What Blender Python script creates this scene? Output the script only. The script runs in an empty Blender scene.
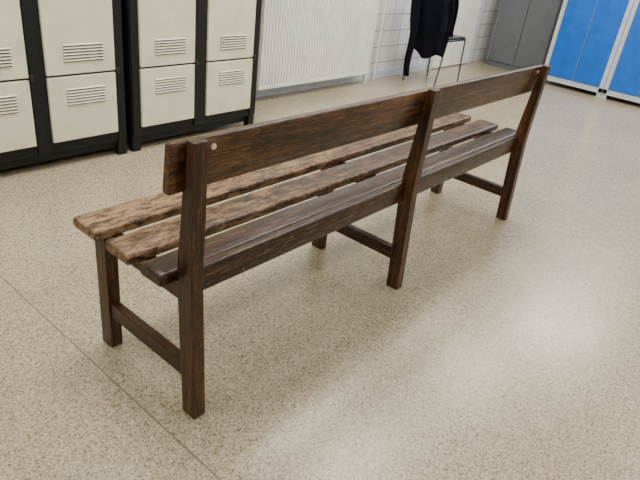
import bpy, bmesh, math, random
from mathutils import Vector, Matrix, noise
random.seed(4)
scene=bpy.context.scene
COL=scene.collection

# ---------------------------------------------------------------- materials
def new_mat(name):
    m=bpy.data.materials.new(name); m.use_nodes=True
    nt=m.node_tree; b=nt.nodes['Principled BSDF']
    return m,nt,b
def simple(name,col,rough=.5,metal=0,spec=.5):
    m,nt,b=new_mat(name)
    b.inputs['Roughness'].default_value=rough
    b.inputs['Metallic'].default_value=metal
    b.inputs['Specular IOR Level'].default_value=spec
    tc=nt.nodes.new('ShaderNodeTexCoord'); n=nt.nodes.new('ShaderNodeTexNoise')
    n.inputs['Scale'].default_value=9; n.inputs['Detail'].default_value=4
    nt.links.new(tc.outputs['Object'],n.inputs['Vector'])
    r=nt.nodes.new('ShaderNodeValToRGB')
    r.color_ramp.elements[0].position=.3; r.color_ramp.elements[1].position=.7
    r.color_ramp.elements[0].color=(col[0]*.9,col[1]*.9,col[2]*.9,1)
    r.color_ramp.elements[1].color=(min(1,col[0]*1.06),min(1,col[1]*1.06),min(1,col[2]*1.06),1)
    nt.links.new(n.outputs['Fac'],r.inputs['Fac']); nt.links.new(r.outputs['Color'],b.inputs['Base Color'])
    return m
def ramp(nt,stops):
    r=nt.nodes.new('ShaderNodeValToRGB'); e=r.color_ramp.elements
    while len(e)<len(stops): e.new(.5)
    for i,(p,c) in enumerate(stops):
        e[i].position=p; e[i].color=(c[0],c[1],c[2],1)
    return r
def wood(name,dark,mid,light,wear=.5,wear_col=(.42,.30,.18),axis='X',rough=.38,seed=0.0,end_wear=0,stain=.8,scr=.65):
    m,nt,b=new_mat(name); L=nt.links
    tc=nt.nodes.new('ShaderNodeTexCoord')
    ax={'X':0,'Y':1,'Z':2}[axis]
    def tex(across,along,detail,rg=.6,dist=0):
        mp=nt.nodes.new('ShaderNodeMapping'); s=[across]*3; s[ax]=along
        mp.inputs['Scale'].default_value=s
        mp.inputs['Location'].default_value=(seed,seed*.7,seed*1.3)
        L.new(tc.outputs['Object'],mp.inputs['Vector'])
        n=nt.nodes.new('ShaderNodeTexNoise'); n.inputs['Scale'].default_value=1
        n.inputs['Detail'].default_value=detail; n.inputs['Roughness'].default_value=rg; n.inputs['Distortion'].default_value=dist
        L.new(mp.outputs[0],n.inputs['Vector']); return n
    n1=tex(80,3.6,8,.75,.4)
    r1=ramp(nt,[(.36,dark),(.50,mid),(.64,light)]); L.new(n1.outputs['Fac'],r1.inputs['Fac'])
    n0=tex(9,1.8,4); r0=ramp(nt,[(.35,(.5,.45,.42)),(.65,(1.3,1.27,1.24))]); L.new(n0.outputs['Fac'],r0.inputs['Fac'])
    m0=nt.nodes.new('ShaderNodeMixRGB'); m0.blend_type='MULTIPLY'; m0.inputs['Fac'].default_value=1
    L.new(r1.outputs['Color'],m0.inputs['Color1']); L.new(r0.outputs['Color'],m0.inputs['Color2'])
    # worn scuffs, irregular patches
    n2=tex(34,13,14,.86,.3)
    wsrc=n2.outputs['Fac']
    if end_wear:
        sx=nt.nodes.new('ShaderNodeSeparateXYZ'); L.new(tc.outputs['Object'],sx.inputs[0])
        er=nt.nodes.new('ShaderNodeMapRange'); er.inputs['From Min'].default_value=-.05; er.inputs['From Max'].default_value=1.2
        er.inputs['To Min'].default_value=end_wear; er.inputs['To Max'].default_value=0; L.new(sx.outputs['X'],er.inputs['Value'])
        ad=nt.nodes.new('ShaderNodeMath'); ad.operation='ADD'; L.new(n2.outputs['Fac'],ad.inputs[0]); L.new(er.outputs[0],ad.inputs[1]); wsrc=ad.outputs[0]
    c=.70-.22*wear
    r2=ramp(nt,[(c-.01,(0,0,0)),(c+.05,(1,1,1))]); L.new(wsrc,r2.inputs['Fac'])
    wd=tuple(k*.5 for k in wear_col)
    rw=ramp(nt,[(.38,wd),(.62,wear_col)]); L.new(n1.outputs['Fac'],rw.inputs['Fac'])
    mx=nt.nodes.new('ShaderNodeMixRGB'); L.new(rw.outputs['Color'],mx.inputs['Color2'])
    ml=nt.nodes.new('ShaderNodeMath'); ml.operation='MULTIPLY'; ml.inputs[1].default_value=.88
    L.new(r2.outputs['Color'],ml.inputs[0]); L.new(ml.outputs[0],mx.inputs['Fac']); L.new(m0.outputs['Color'],mx.inputs['Color1'])
    # dark stains
    n3=tex(46,16,13,.87)
    r3=ramp(nt,[(.44,(.09,.07,.055)),(.50,(1,1,1))]); L.new(n3.outputs['Fac'],r3.inputs['Fac'])
    m3=nt.nodes.new('ShaderNodeMixRGB'); m3.blend_type='MULTIPLY'; m3.inputs['Fac'].default_value=stain
    L.new(mx.outputs['Color'],m3.inputs['Color1']); L.new(r3.outputs['Color'],m3.inputs['Color2'])
    # thin pale scratches
    n4=tex(300,9,3,.5,1.4); r4=ramp(nt,[(scr-.02,(0,0,0)),(scr+.02,(1,1,1))]); L.new(n4.outputs['Fac'],r4.inputs['Fac'])
    m4=nt.nodes.new('ShaderNodeMixRGB'); m4.inputs['Color2'].default_value=(*wear_col,1)
    ms=nt.nodes.new('ShaderNodeMath'); ms.operation='MULTIPLY'; ms.inputs[1].default_value=.7
    L.new(r4.outputs['Color'],ms.inputs[0]); L.new(ms.outputs[0],m4.inputs['Fac']); L.new(m3.outputs['Color'],m4.inputs['Color1'])
    L.new(m4.outputs['Color'],b.inputs['Base Color'])
    rr=nt.nodes.new('ShaderNodeMapRange'); rr.inputs['To Min'].default_value=rough; rr.inputs['To Max'].default_value=rough+.3
    L.new(r2.outputs['Color'],rr.inputs['Value']); L.new(rr.outputs[0],b.inputs['Roughness'])
    b.inputs['Specular IOR Level'].default_value=.35
    bp=nt.nodes.new('ShaderNodeBump'); bp.inputs['Strength'].default_value=.35; bp.inputs['Distance'].default_value=.0015
    L.new(n1.outputs['Fac'],bp.inputs['Height']); L.new(bp.outputs[0],b.inputs['Normal'])
    return m

W_post=wood('wood_posts',(.014,.005,.002),(.046,.0175,.0065),(.105,.043,.016),wear=.36,wear_col=(.21,.115,.055),axis='Z',rough=.34,seed=3,stain=.6,scr=.64)
W_rail=wood('wood_rails',(.014,.005,.002),(.044,.017,.0065),(.095,.039,.015),wear=.30,wear_col=(.19,.10,.05),axis='Y',rough=.38,seed=5,stain=.6,scr=.64)
W_board=wood('wood_backrest',(.015,.0055,.002),(.060,.024,.0085),(.135,.060,.022),wear=.40,wear_col=(.27,.155,.07),axis='X',rough=.29,seed=1,stain=.75,scr=.64,end_wear=.03)
W_p1=wood('wood_plank_front',(.020,.008,.0035),(.075,.033,.013),(.15,.076,.033),wear=.86,wear_col=(.42,.265,.14),axis='X',rough=.36,seed=7,end_wear=.08,stain=.95,scr=.64)
W_p2=wood('wood_plank_middle',(.018,.0075,.0035),(.060,.026,.0105),(.12,.060,.027),wear=.74,wear_col=(.35,.215,.115),axis='X',rough=.36,seed=9,end_wear=.08,stain=.95,scr=.64)
W_p3=wood('wood_plank_rear',(.010,.004,.002),(.030,.012,.006),(.068,.030,.013),wear=.44,wear_col=(.23,.135,.075),axis='X',rough=.27,seed=11,stain=.85,scr=.64)

cream=simple('cream_paint',(.71,.68,.525),.38)
dark=simple('dark_frame_paint',(.008,.008,.009),.5,spec=.3)
slot=simple('slot_dark',(.05,.048,.04),.7)
blue=simple('blue_paint',(.003,.13,.62),.35)
lgrey=simple('light_grey_paint',(.55,.60,.66),.4)
grey=simple('grey_cabinet_paint',(.13,.145,.16),.42)
white=simple('white_enamel',(.80,.79,.75),.3)
steel=simple('steel',(.5,.5,.5),.3,1)
brass=simple('bolt_metal',(.68,.60,.48),.4,.4)
blackm=simple('black_metal',(.015,.015,.017),.35)
cloth=simple('navy_cloth',(.006,.007,.013),.9,spec=.1)
ceilm=simple('ceiling_paint',(.8,.8,.78),.8)
wallp=simple('wall_paint',(.74,.73,.69),.6)

# tiles
tile,nt,b=new_mat('white_tiles'); L=nt.links
tc=nt.nodes.new('ShaderNodeTexCoord'); sx=nt.nodes.new('ShaderNodeSeparateXYZ'); cb=nt.nodes.new('ShaderNodeCombineXYZ')
L.new(tc.outputs['Object'],sx.inputs[0]); ad=nt.nodes.new('ShaderNodeMath'); ad.operation='ADD'
L.new(sx.outputs['X'],ad.inputs[0]); L.new(sx.outputs['Y'],ad.inputs[1]); L.new(ad.outputs[0],cb.inputs['X']); L.new(sx.outputs['Z'],cb.inputs['Y'])
br=nt.nodes.new('ShaderNodeTexBrick'); br.offset=0; br.inputs['Scale'].default_value=1
br.inputs['Brick Width'].default_value=.15; br.inputs['Row Height'].default_value=.15; br.inputs['Mortar Size'].default_value=.005
br.inputs['Color1'].default_value=(.72,.73,.73,1); br.inputs['Color2'].default_value=(.68,.69,.69,1); br.inputs['Mortar'].default_value=(.36,.36,.35,1)
L.new(cb.outputs[0],br.inputs['Vector']); L.new(br.outputs['Color'],b.inputs['Base Color']); b.inputs['Roughness'].default_value=.18

# floor: fine granular resin
fl,nt,b=new_mat('granular_floor'); L=nt.links
tc=nt.nodes.new('ShaderNodeTexCoord')
v=nt.nodes.new('ShaderNodeTexVoronoi'); v.inputs['Scale'].default_value=235; L.new(tc.outputs['Object'],v.inputs['Vector'])
sp=nt.nodes.new('ShaderNodeSeparateColor'); L.new(v.outputs['Color'],sp.inputs[0])
rc=ramp(nt,[(0,(.16,.11,.06)),(.13,(.28,.22,.135)),(.35,(.365,.312,.21)),(.7,(.42,.365,.255)),(1,(.55,.505,.385))])
L.new(sp.outputs[0],rc.inputs['Fac'])
n=nt.nodes.new('ShaderNodeTexNoise'); n.inputs['Scale'].default_value=1.3; n.inputs['Detail'].default_value=6; L.new(tc.outputs['Object'],n.inputs['Vector'])
rn=ramp(nt,[(.3,(.86,.85,.83)),(.7,(1.0,1.0,1.0))]); L.new(n.outputs['Fac'],rn.inputs['Fac'])
mm=nt.nodes.new('ShaderNodeMixRGB'); mm.blend_type='MULTIPLY'; mm.inputs['Fac'].default_value=1
L.new(rc.outputs[0],mm.inputs['Color1']); L.new(rn.outputs[0],mm.inputs['Color2'])
L.new(mm.outputs[0],b.inputs['Base Color'])
n2=nt.nodes.new('ShaderNodeTexNoise'); n2.inputs['Scale'].default_value=5; n2.inputs['Detail'].default_value=5; L.new(tc.outputs['Object'],n2.inputs['Vector'])
mr=nt.nodes.new('ShaderNodeMapRange'); mr.inputs['To Min'].default_value=.17; mr.inputs['To Max'].default_value=.30; L.new(n2.outputs['Fac'],mr.inputs['Value']); L.new(mr.outputs[0],b.inputs['Roughness'])
bp=nt.nodes.new('ShaderNodeBump'); bp.inputs['Strength'].default_value=.07; bp.inputs['Distance'].default_value=.001
L.new(sp.outputs[1],bp.inputs['Height']); L.new(bp.outputs[0],b.inputs['Normal'])
seam=simple('seam_joint',(.16,.13,.095),.6)

# ---------------------------------------------------------------- helpers
def obj_from_bm(name,bm,mats,parent=None,smooth=False):
    me=bpy.data.meshes.new(name); bm.normal_update(); bm.to_mesh(me); bm.free()
    for m in (mats if isinstance(mats,(list,tuple)) else [mats]): me.materials.append(m)
    o=bpy.data.objects.new(name,me); COL.objects.link(o)
    if parent: o.parent=parent
    if smooth:
        for p in me.polygons: p.use_smooth=True
    return o
def add_box(bm,x0,x1,y0,y1,z0,z1,mi=0,bev=0):
    vs=[bm.verts.new(p) for p in [(x0,y0,z0),(x1,y0,z0),(x1,y1,z0),(x0,y1,z0),(x0,y0,z1),(x1,y0,z1),(x1,y1,z1),(x0,y1,z1)]]
    fs=[bm.faces.new([vs[i] for i in f]) for f in [(0,3,2,1),(4,5,6,7),(0,1,5,4),(1,2,6,5),(2,3,7,6),(3,0,4,7)]]
    for f in fs: f.material_index=mi
    if bev>0:
        es=list({e for f in fs for e in f.edges})
        r=bmesh.ops.bevel(bm,geom=es,offset=bev,segments=2,affect='EDGES',profile=.6,material=mi)
    return fs
def box(name,dim,mat,parent=None,bev=0):
    bm=bmesh.new(); add_box(bm,*dim,bev=bev); return obj_from_bm(name,bm,mat,parent)
def empty(name):
    e=bpy.data.objects.new(name,None); COL.objects.link(e); return e
def prism_x(name,prof,x0,x1,mat,parent,bev=.003):
    bm=bmesh.new()
    a=[bm.verts.new((x0,y,z)) for y,z in prof]; c=[bm.verts.new((x1,y,z)) for y,z in prof]
    n=len(prof); bm.faces.new(a); bm.faces.new(list(reversed(c)))
    for i in range(n): bm.faces.new([a[i],c[i],c[(i+1)%n],a[(i+1)%n]])
    bmesh.ops.recalc_face_normals(bm,faces=bm.faces)
    if bev: bmesh.ops.bevel(bm,geom=list(bm.edges),offset=bev,segments=2,affect='EDGES',profile=.6)
    return obj_from_bm(name,bm,mat,parent)
def plank(name,x0,x1,y0,y1,z0,z1,mat,parent,r=.010,amp=.0012,seed=0,skew=0):
    bm=bmesh.new(); prof=[]
    for cx,cz,a0 in [(y1-r,z1-r,0),(y0+r,z1-r,90),(y0+r,z0+r,180),(y1-r,z0+r,270)]:
        for k in range(4):
            a=math.radians(a0+k*30); prof.append((cx+r*math.cos(a),cz+r*math.sin(a)))
    N=110; rings=[]
    for i in range(N+3):
        if i==0: x=x0;s=.004
        elif i==1: x=x0+.004;s=0
        elif i==N+1: x=x1-.004;s=0
        elif i==N+2: x=x1;s=.004
        else: x=x0+.004+(x1-x0-.008)*(i-1)/N;s=0
        ring=[]
        ym=(y0+y1)/2; zm=(z0+z1)/2
        for y,z in prof:
            yy=y+(-s if y>ym else s); zz=z+(-s if z>zm else s)
            d=noise.noise(Vector((x*14+seed,y*20,z*20)))*amp+noise.noise(Vector((x*50+seed,y*30,z*30)))*amp*.5
            sh=skew*((z-z0)/(z1-z0))
            ring.append(bm.verts.new((x,yy+sh+(d if y>ym else -d),zz+d*.6)))
        rings.append(ring)
    n=len(prof)
    for a,c in zip(rings,rings[1:]):
        for i in range(n): bm.faces.new([a[i],c[i],c[(i+1)%n],a[(i+1)%n]])
    bm.faces.new(rings[0]); bm.faces.new(list(reversed(rings[-1])))
    bmesh.ops.recalc_face_normals(bm,faces=bm.faces)
    o=obj_from_bm(name,bm,mat,parent)
    for p in o.data.polygons:
        if len(p.vertices)==4: p.use_smooth=True
    return o
def tube(bm,p0,p1,r,seg=10,mi=0):
    p0=Vector(p0);p1=Vector(p1); d=p1-p0
    q=d.to_track_quat('Z','Y').to_matrix().to_4x4()
    res=bmesh.ops.create_cone(bm,cap_ends=True,segments=seg,radius1=r,radius2=r,depth=d.length,matrix=Matrix.Translation((p0+p1)/2)@q)
    for vv in res['verts']:
        for f in vv.link_faces: f.material_index=mi

# ---------------------------------------------------------------- room
XR=6.62; XL=-3.2; YB=2.34; YF=-3.6; H=2.9
box('floor',(XL-.1,XR+.1,YF-.1,YB+.1,-.1,0),fl)
box('ceiling',(XL-.1,XR+.1,YF-.1,YB+.1,H,H+.1),ceilm)
box('wall_back',(XL-.1,XR+.1,YB,YB+.1,0,H),tile)
box('wall_front',(XL-.1,XR+.1,YF-.1,YF,0,H),wallp)
box('wall_right',(XR,XR+.1,YF,YB,0,H),wallp)
box('wall_left',(XL-.1,XL,YF,YB,0,H),wallp)
box('trim_1',(-.077,-.073,YF,YB,.0,.0006),seam)
bm=bmesh.new(); add_box(bm,XL,5.05,YB-.012,YB,0,.07,0,.003); obj_from_bm('baseboard_back',bm,lgrey)
bm=bmesh.new(); add_box(bm,XR-.012,XR,YF,YB-.02,0,.07,0,.003); obj_from_bm('baseboard_right',bm,lgrey)
dr=empty('door_1')
bm=bmesh.new()
add_box(bm,5.08,5.14,YB-.04,YB,0,2.1,0,.004); add_box(bm,6.02,6.08,YB-.04,YB,0,2.1,0,.004); add_box(bm,5.08,6.08,YB-.04,YB,2.1,2.16,0,.004)
obj_from_bm('door_frame',bm,lgrey,dr)
box('door_leaf',(5.145,6.015,YB-.03,YB-.004,.01,2.095),white,dr,.003)
bm=bmesh.new(); tube(bm,(5.22,YB-.03,1.05),(5.22,YB-.08,1.05),.01); tube(bm,(5.22,YB-.075,1.05),(5.34,YB-.075,1.05),.01); obj_from_bm('door_handle',bm,steel,dr)

# ---------------------------------------------------------------- bench
bench=empty('wooden_bench')
TX=.040; XS=[0,1.014,2.045]
for i,x in enumerate(XS):
    post=[(0,0),(.052,0),(.077,.40),(.077,.47),(.046,.80),(.016,.80),(.022,.46),(.021,.40)]
    prism_x('rear_post_%d'%(i+1),post,x,x+TX,W_post,bench,.003)
    fr=[(.408,0),(.460,0),(.464,.418),(.408,.418)]
    prism_x('front_leg_%d'%(i+1),fr,x,x+TX,W_post,bench,.003)
    prism_x('seat_bearer_%d'%(i+1),[(.06,.365),(.412,.365),(.412,.4185),(.06,.4185)],x+.004,x+TX-.004,W_rail,bench,.003)
    prism_x('foot_rail_%d'%(i+1),[(.03,.118),(.42,.118),(.42,.168),(.03,.168)],x+.006,x+TX-.006,W_rail,bench,.003)
plank('seat_plank_front',-.050,2.14,.365,.483,.418,.450,W_p1,bench,.009,.0018,1)
plank('seat_plank_middle',-.052,2.14,.208,.318,.418,.450,W_p2,bench,.010,.0018,5)
plank('seat_plank_rear',-.047,2.14,.079,.170,.416,.450,W_p3,bench,.010,.0015,9)
plank('rear_apron',.03,2.06,.056,.084,.372,.447,W_p3,bench,.006,.0008,13)
plank('backrest_board',-.032,2.118,.066,.092,.665,.792,W_board,bench,.007,.0010,17,skew=-.013)
bm=bmesh.new()
for x in XS[:2]+[1.96]:
    z=.766; yb=.066-.013*(z-.665)/.127
    m=Matrix.Translation((x+.086,yb-.001,z))@Matrix.Rotation(math.radians(90),4,'X')
    bmesh.ops.create_cone(bm,cap_ends=True,segments=20,radius1=.0085,radius2=.0068,depth=.005,matrix=m)
obj_from_bm('bolts',bm,brass,bench)

# ---------------------------------------------------------------- lockers
def vents(bm,xc,zc,yf,w=.205,n=6,pitch=.0145):
    for k in range(n):
        z=zc+(k-(n-1)/2)*pitch
        add_box(bm,xc-w/2,xc+w/2,yf-.0014,yf+.001,z-.0055,z+.0005,1)
        a=[(xc-w/2,yf,z+.006),(xc+w/2,yf,z+.006),(xc+w/2,yf-.006,z+.0005),(xc-w/2,yf-.006,z+.0005)]
        vs=[bm.verts.new(p) for p in a]; bm.faces.new(vs)
        v2=[bm.verts.new(p) for p in [(xc-w/2,yf-.006,z+.0005),(xc+w/2,yf-.006,z+.0005),(xc+w/2,yf,z+.0005),(xc-w/2,yf,z+.0005)]]; bm.faces.new(v2)
def locker_unit(x0,doors,x1,yf=1.80,depth=.48,top=1.85):
    e=empty('metal_locker')
    bm=bmesh.new()
    yb=yf+depth
    add_box(bm,x0,x1,yf+.006,yb,.085,top,0,.004)
    for xa in (x0,x1-.05):
        for ya in (yf+.006,yb-.05):
            add_box(bm,xa,xa+.05,ya,ya+.045,.0,.09,0,.003)
    add_box(bm,x0+.02,x1-.02,yf+.03,yf+.05,.04,.09,0)
    edges=[x0]+[v for d in doors for v in d]+[x1]
    for a,c in zip(edges[::2],edges[1::2]):
        add_box(bm,a+.004,c-.004,yf-.004,yf+.01,.09,top-.005,0,.003)
    obj_from_bm('carcass',bm,dark,e)
    for k,(a,c) in enumerate(doors):
        bm=bmesh.new()
        for (z0,z1,vz) in ((.142,.462,(.362,)),(.472,top-.04,(.572,top-.15))):
            add_box(bm,a+.004,c-.004,yf-.012,yf+.008,z0,z1,0,.004)
            for z in vz: vents(bm,(a+c)/2+.012,z,yf-.0125)
        obj_from_bm('door_panel_%d'%(k+1),bm,[cream,slot],e)
        bm=bmesh.new()
        add_box(bm,c-.001,c+.018,yf-.018,yf+.002,.455,.485,0,.003)
        tube(bm,(c-.03,yf-.02,1.15),(c-.03,yf-.01,1.15),.012,14)
        obj_from_bm('latch_%d'%(k+1),bm,blackm,e)
    return e
locker_unit(.035,[(.095,.465),(.543,.909)],.962)
locker_unit(1.002,[(1.053,1.420),(1.508,1.880)],1.935)
locker_unit(-.94,[(-.88,-.51),(-.43,-.06)],-.005)

# ---------------------------------------------------------------- radiator
rad=empty('wall_radiator')
bm=bmesh.new()
x0,x1,z0,z1=2.36,3.76,.10,1.02; yf,yb=2.20,2.27
N=42; 
add_box(bm,x0,x1,yf+.012,yb,z0+.01,z1-.01,0,.006)
pw=(x1-x0)/N
for i in range(N):
    xa=x0+i*pw
    add_box(bm,xa+pw*.14,xa+pw*.86,yf+.004,yf+.016,z0+.03,z1-.03,0,.004)
add_box(bm,x0,x1,yf+.002,yf+.03,z0,z0+.03,0,.005); add_box(bm,x0,x1,yf+.002,yf+.03,z1-.03,z1,0,.005)
obj_from_bm('panel',bm,white,rad)
bm=bmesh.new()
for xa in (2.6,3.5): add_box(bm,xa,xa+.03,yb-.005,YB,.3,.9,0)
tube(bm,(3.80,2.25,.14),(3.74,2.25,.14),.012); tube(bm,(3.80,2.25,.14),(3.80,2.25,.0),.010)
tube(bm,(3.90,2.30,.0),(3.90,2.30,2.9),.012); tube(bm,(4.02,2.30,.0),(4.02,2.30,2.9),.012)
obj_from_bm('pipes',bm,white,rad)

# ---------------------------------------------------------------- blue lockers on the right wall
def blue_unit(y1,y0,xf=6.0,depth=.55,top=1.9):
    e=empty('blue_locker'); bm=bmesh.new()
    add_box(bm,xf+.01,xf+depth,y0,y1,.05,top,0,.004)
    for a in (y0,y1-.045): add_box(bm,xf-.002,xf+.02,a,a+.045,.05,top,0,.003)
    add_box(bm,xf-.002,xf+.02,y0,y1,.045,.10,0,.003)
    for a in (y0,y1-.05):
        for xx in (xf+.01,xf+depth-.05): add_box(bm,xx,xx+.04,a,a+.05,0,.06,0)
    obj_from_bm('carcass',bm,lgrey,e)
    ym=(y0+y1)/2
    for k,(a,c) in enumerate(((y0+.047,ym-.004),(ym+.004,y1-.047))):
        bm=bmesh.new(); add_box(bm,xf-.008,xf+.012,a,c,.105,top-.04,0,.004)
        for q in range(5): add_box(bm,xf-.0095,xf-.007,a+.08,c-.08,1.6+q*.02,1.606+q*.02,1)
        obj_from_bm('door_panel_%d'%(k+1),bm,[blue,slot],e)
        bm=bmesh.new(); tube(bm,(xf-.025,c-.04,1.0),(xf-.006,c-.04,1.0),.012,14); obj_from_bm('lock_%d'%(k+1),bm,steel,e)
    return e
for y1 in (1.375,.685,-.005,-.695): blue_unit(y1,y1-.685)

# grey cabinet
gc=empty('grey_cabinet')
bm=bmesh.new(); add_box(bm,6.32,6.60,1.50,2.20,.0,1.9,0,.004); obj_from_bm('carcass',bm,grey,gc)
bm=bmesh.new(); add_box(bm,6.305,6.33,1.51,1.845,.06,1.88,0,.004); add_box(bm,6.305,6.33,1.855,2.19,.06,1.88,0,.004); obj_from_bm('doors',bm,grey,gc)
bm=bmesh.new(); tube(bm,(6.29,1.83,1.0),(6.29,1.83,1.15),.008); tube(bm,(6.29,1.87,1.0),(6.29,1.87,1.15),.008); obj_from_bm('handles',bm,steel,gc)

# ---------------------------------------------------------------- chair with jacket
ch=empty('metal_chair')
cx,cy=4.40,1.80; w=.36
bm=bmesh.new()
for y in (cy,cy+w):
    tube(bm,(cx-.06,y,0),(cx+.02,y,.45),.007); tube(bm,(cx+.02,y,.45),(cx-.06,y,.84),.007)
    tube(bm,(cx+.42,y,0),(cx+.38,y,.45),.007); tube(bm,(cx+.02,y,.44),(cx+.38,y,.44),.008)
tube(bm,(cx-.06,cy,.84),(cx-.06,cy+w,.84),.010); tube(bm,(cx+.02,cy,.44),(cx+.02,cy+w,.44),.008)
tube(bm,(cx+.38,cy,.44),(cx+.38,cy+w,.44),.008)
add_box(bm,cx+.0,cx+.40,cy+.01,cy+w-.01,.445,.465,0,.006)
add_box(bm,cx-.048,cx-.038,cy+.01,cy+w-.01,.68,.79,0,.004)
obj_from_bm('frame',bm,blackm,ch)

jk=empty('dark_jacket')
bm=bmesh.new(); nu,nv=36,30
def jpt(side,u,v):
    y=cy-.035+u*(w+.07)
    zt=.875-.02*abs(u-.5); bot=.27+.07*abs(u-.4)+.025*math.sin(u*9) if side<0 else .48
    z=zt-(zt-bot)*v
    lean=-.06+(.84-z)*.17 if z>.45 else .006-(.45-z)*.05
    fold=.014*math.sin(u*17+v*2.5)*min(1,v*3)+.010*noise.noise(Vector((u*6,v*4,side)))
    off=.030*math.sin(min(1,v*8)*math.pi/2)+(.012*v)
    return (cx+lean+side*(off+.008)+ (fold if side<0 else abs(fold)*.4),y+.02*math.sin(v*5)*(u-.5),z)
for side in (-1,1):
    g=[[bm.verts.new(jpt(side,i/nu,j/nv)) for i in range(nu+1)] for j in range(nv+1)]
    for j in range(nv):
        for i in range(nu): bm.faces.new([g[j][i],g[j][i+1],g[j+1][i+1],g[j+1][i]])
    gg=[g[0][i] for i in range(nu+1)]
    if side<0: first=gg
    else:
        for i in range(nu): bm.faces.new([first[i],gg[i],gg[i+1],first[i+1]])
o=obj_from_bm('body',bm,cloth,jk,True)
s=o.modifiers.new('t','SOLIDIFY'); s.thickness=.010
for k,(y,zb,r) in enumerate(((cy+.32,.055,.048),(cy+.02,.32,.042))):
    bm=bmesh.new(); prev=None
    for j in range(15):
        t=j/14; z=.80-(.80-zb)*t; rr=r*(1-.35*t)*(.55+.45*min(1,t*5)); x=cx-.11+.03*t+.01*math.sin(t*7); 
        ring=[bm.verts.new((x+rr*math.cos(a)*.75,y+rr*math.sin(a)+.01*math.sin(t*9),z)) for a in [2*math.pi*q/12+.1*math.sin(t*20) for q in range(12)]]
        if prev:
            for q in range(12): bm.faces.new([prev[q],prev[(q+1)%12],ring[(q+1)%12],ring[q]])
        else: bm.faces.new(ring)
        prev=ring
    bm.faces.new(prev)
    bmesh.ops.recalc_face_normals(bm,faces=bm.faces); obj_from_bm('sleeve_%d'%(k+1),bm,cloth,jk,True)

# ---------------------------------------------------------------- ceiling lamps
def em(name,s):
    m,nt,b=new_mat(name); b.inputs['Base Color'].default_value=(.9,.9,.9,1)
    b.inputs['Emission Color'].default_value=(1,.98,.93,1); b.inputs['Emission Strength'].default_value=s; return m
lampm=em('lamp_diffuser',3)
for x,y,p in ((-1.6,1.0,36),(.4,1.0,60),(2.4,1.0,60),(4.3,.8,46),(5.9,.25,72),(-1.0,-1.8,30),(1.4,-1.8,30),(3.8,-1.8,34),(5.9,-1.8,36)):
    l=empty('ceiling_lamp')
    bm=bmesh.new(); add_box(bm,x-.55,x+.55,y-.55,y+.55,H-.07,H,0,.005); obj_from_bm('housing',bm,white,l)
    box('diffuser',(x-.52,x+.52,y-.52,y+.52,H-.078,H-.069),lampm,l)
    a=bpy.data.lights.new('panel_light','AREA'); a.shape='RECTANGLE'; a.size=1.04; a.size_y=1.04; a.energy=p*.73; a.color=(1,.97,.915)
    ao=bpy.data.objects.new('panel_light',a); COL.objects.link(ao); ao.location=(x,y,H-.085); ao.parent=l

w_=bpy.data.worlds.new('world'); scene.world=w_; w_.use_nodes=True
w_.node_tree.nodes['Background'].inputs[0].default_value=(.8,.85,.9,1); w_.node_tree.nodes['Background'].inputs[1].default_value=.3

# ---------------------------------------------------------------- camera
cam=bpy.data.cameras.new('camera'); co=bpy.data.objects.new('camera',cam); COL.objects.link(co)
ya,pi,ro,f=.9245,-.4934,.1348,572.54
fw=Vector((math.sin(ya)*math.cos(pi),math.cos(ya)*math.cos(pi),math.sin(pi)))
r=Vector((math.cos(ya),-math.sin(ya),0)); u=r.cross(fw)
r2=r*math.cos(ro)+u*math.sin(ro); u2=-r*math.sin(ro)+u*math.cos(ro)
mt=Matrix((( r2.x,u2.x,-fw.x,-.7431),(r2.y,u2.y,-fw.y,-.9097),(r2.z,u2.z,-fw.z,1.2297),(0,0,0,1)))
co.matrix_world=mt
cam.sensor_fit='HORIZONTAL'; cam.sensor_width=36; cam.lens=36*f/640; cam.clip_start=.02
scene.camera=co
